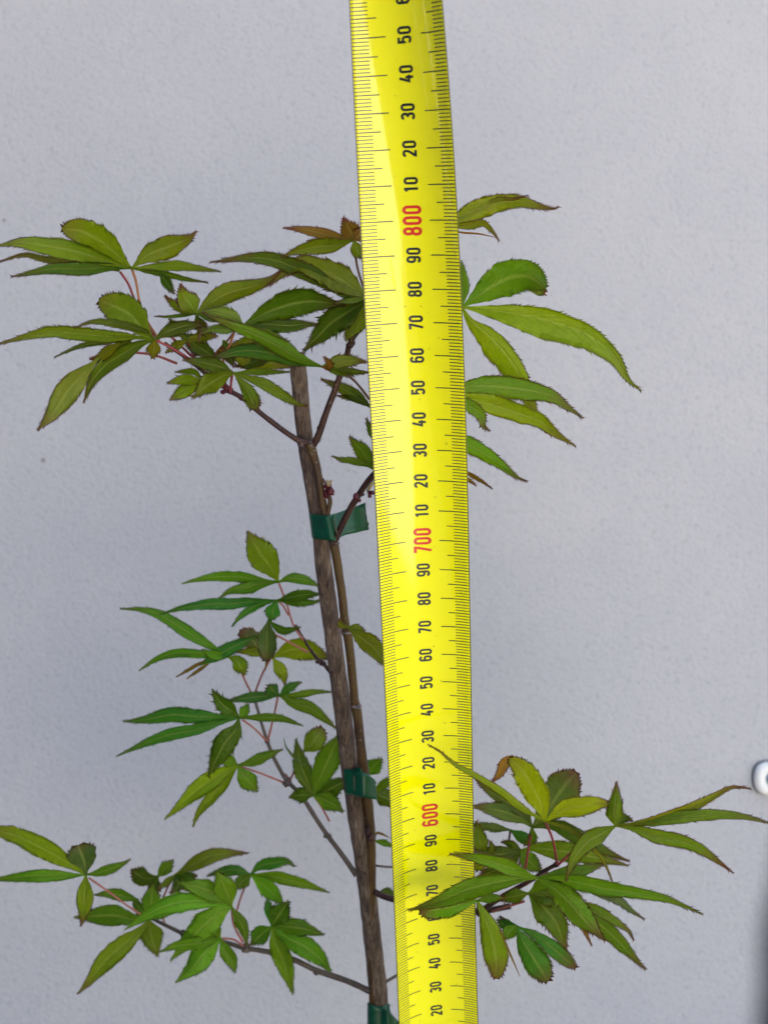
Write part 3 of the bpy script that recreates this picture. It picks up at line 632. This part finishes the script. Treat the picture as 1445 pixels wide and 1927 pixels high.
def num(s): return float(s)
idx = 0
for line in LEAVES.strip().split('\n'):
    idx += 1
    a, b_, c_ = [x.strip() for x in line.split(' : ')]
    ck, D, red, base = a.split(); D = float(D)/1000; red = float(red); bx_, by_ = map(float, base.split(','))
    rnd = random.Random(idx*7+1)
    acc = Acc(); acc.V, acc.F, acc.rib, acc.col = [], [], [], []
    acc.arch = -1 if by_ > 900 else 1; acc.ser = 1.15 if D < .39 else .85
    jit = [1+rnd.uniform(-.12, .12) for _ in range(3)]
    for li, lb in enumerate(b_.split(';')):
        f = lb.strip().split('|'); pts = [tuple(map(float, q.split(','))) for q in f[0].split()]
        W = f[1]; W = tuple(map(float, W.split('/'))) if '/' in W else (float(W)/2,)*2
        peak, blunt, col, lr, dt, fold = .42, False, ck, red, rnd.uniform(-9, 9)/1000, rnd.choice([-1, 1])*rnd.uniform(.12, .5)
        start = (bx_, by_); tee = 1
        for o in (f[2].split() if len(f) > 2 else []):
            if o[0] == 'p' and len(o) > 1 and o[1] in '.0123456789': peak = num(o[1:])
            elif o == 'k': blunt = True
            elif o[0] == 'c': col = o[1]
            elif o[0] == 's': start = tuple(map(float, o[1:].split(',')))
            elif o[0] == 'd': dt = num(o[1:])/1000
            elif o[0] == 'f': fold = num(o[1:])
            elif o[0] == 'r': lr = num(o[1:])
            elif o[0] == 't': tee = num(o[1:])
        lv = 1+rnd.uniform(-.16, .16)
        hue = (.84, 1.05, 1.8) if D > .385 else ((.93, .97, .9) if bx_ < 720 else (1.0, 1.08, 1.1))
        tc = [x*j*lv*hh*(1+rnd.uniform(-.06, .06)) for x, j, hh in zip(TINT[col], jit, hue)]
        acc.tee = tee
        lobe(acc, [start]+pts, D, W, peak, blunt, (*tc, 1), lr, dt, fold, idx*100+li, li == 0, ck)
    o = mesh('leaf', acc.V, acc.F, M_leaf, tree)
    me = o.data
    at1 = me.attributes.new('rib', 'FLOAT_VECTOR', 'POINT'); at1.data.foreach_set('vector', np.array(acc.rib, dtype=np.float32).ravel())
    at2 = me.attributes.new('tint', 'FLOAT_COLOR', 'POINT'); at2.data.foreach_set('color', np.array(acc.col, dtype=np.float32).ravel())
    pk = c_.split(); pc = pk[0]; pts = [tuple(map(float, q.split(','))) for q in pk[1:]]
    wid = 2.1 if D > .38 else 2.6
    n = len(pts)
    tube('petiole', [(p[0], p[1], D+.0015+.006*i/(n-1), wid*(1-.12*math.sin(math.pi*i/(n-1)))) for i, p in enumerate(pts)], M_pet[pc], o, seg=8, n=24, seed=idx, rough=.15)

# ---------------------------------------------------------------- green ribbon ties
def ribbon(name, label, rows, D, nrows=9):
    """rows: list of (x_top, y_top, x_bottom, y_bottom, depth offset mm) along the ribbon"""
    T, _ = crom([(r[0], r[1], r[4]) for r in rows], 46) if False else (None, None)
    n = 60
    A = np.array(rows, float); tt = np.linspace(0, len(rows)-1, n)
    def cr(col):
        out = []
        for t in tt:
            i = min(int(t), len(rows)-2); f = t-i
            p = [A[max(i-1, 0), col], A[i, col], A[i+1, col], A[min(i+2, len(rows)-1), col]]
            out.append(.5*((2*p[1])+(p[2]-p[0])*f+(2*p[0]-5*p[1]+4*p[2]-p[3])*f*f+(3*p[1]-p[0]-3*p[2]+p[3])*f**3))
        return out
    cs = [cr(j) for j in range(5)]; V, Fc = [], []
    for i in range(n):
        for k in range(nrows):
            f = k/(nrows-1); x = cs[0][i]*(1-f)+cs[2][i]*f; y = cs[1][i]*(1-f)+cs[3][i]*f
            if i == n-1 and k % 2: x -= 4.5
            if i == n-1 and k % 3 == 0: x += 2
            V.append(at(x, y, D+cs[4][i]/1000+.00022*math.sin(i*.17+f*2)))
    for i in range(n-1):
        for k in range(nrows-1):
            a = i*nrows+k; Fc.append((a, a+1, a+nrows+1, a+nrows))
    o = mesh(name, V, Fc, M_tie)
    md = o.modifiers.new('thickness', 'SOLIDIFY'); md.thickness = .00022
    return o
D1 = DS(990)
t1 = thing('ribbon_tie', 'green plastic ribbon tie with a flag end pointing at the tape, upper of the ties', 'plant tie', at(606, 990, D1), 'green ribbon ties on the stake')
def tie(root, front, flag, D, staple):
    o = ribbon('band', None, front, D); o.parent = root; o.matrix_parent_inverse = root.matrix_world.inverted()
    o2 = ribbon('flag_end', None, flag, D); o2.parent = root; o2.matrix_parent_inverse = root.matrix_world.inverted()
    x0, y0, x1, y1, dd = staple
    tube('staple', [(x0, y0-2, D+dd/1000+.0006, 1.2), (x0, y0, D+dd/1000, 1.2), ((x0+x1)/2, (y0+y1)/2, D+dd/1000-.0003, 1.2), (x1, y1, D+dd/1000, 1.2), (x1, y1+2, D+dd/1000+.0006, 1.2)], M_steel, root, seg=6, n=20)
tie(t1, [(622, 967, 634, 1014, 3), (600, 965, 604, 1013, 4.2), (584, 966, 590, 1012, 2.5), (581, 966, 587, 1012, 0), (584, 967, 591, 1013, -3.4), (598, 969, 606, 1016, -6.4), (609, 970, 618, 1017, -8.6), (620, 969, 630, 1018, -8.4), (625, 968, 636, 1014, -4.4)],
    [(620, 969, 630, 1014, -7), (628, 967, 638, 1012, -3.6), (640, 963, 650, 1007, -1.6), (656, 957, 668, 1003, .2), (674, 951, 684, 999, 1.2), (686, 946, 695, 997, 1.6)], D1, (628, 980, 634, 1003, -9.2))
D2 = DS(1470)
t2 = thing('ribbon_tie', 'green plastic ribbon tie folded short around stake and stem, middle of the ties', 'plant tie', at(668, 1470, D2), 'green ribbon ties on the stake')
tie(t2, [(690, 1432, 696, 1495, 3), (668, 1438, 672, 1492, 4), (648, 1446, 652, 1494, 2), (644, 1448, 650, 1495, -.5), (648, 1447, 654, 1495, -3.8), (664, 1448, 668, 1496, -6), (678, 1442, 688, 1500, -8.4), (688, 1433, 700, 1502, -6.5), (692, 1430, 702, 1500, -1.5)],
    [(664, 1452, 667, 1498, -6.8), (678, 1453, 682, 1500, -9), (692, 1458, 696, 1503, -8.6), (704, 1466, 708, 1505, -7), (707, 1472, 709, 1505, -4.6)], D2, (666, 1462, 667, 1486, -8))
D3 = DS(1900)
t3 = thing('ribbon_tie', 'dark green ribbon tie cut by the bottom edge of the picture, lowest of the ties', 'plant tie', at(715, 1915, D3), 'green ribbon ties on the stake')
tie(t3, [(724, 1890, 732, 1950, 3), (712, 1888, 716, 1950, 4), (696, 1886, 694, 1950, 2), (691, 1886, 691, 1950, -1), (696, 1888, 696, 1952, -3.8), (708, 1894, 710, 1955, -5), (722, 1893, 728, 1958, -4.6), (730, 1888, 742, 1958, -2.5), (732, 1890, 748, 1958, 0)],
    [(716, 1898, 716, 1958, -5.2), (726, 1900, 730, 1962, -6), (735, 1906, 745, 1966, -5.6), (744, 1916, 756, 1970, -5), (750, 1922, 764, 1972, -4.4)], D3, (716, 1935, 717, 1950, -6))
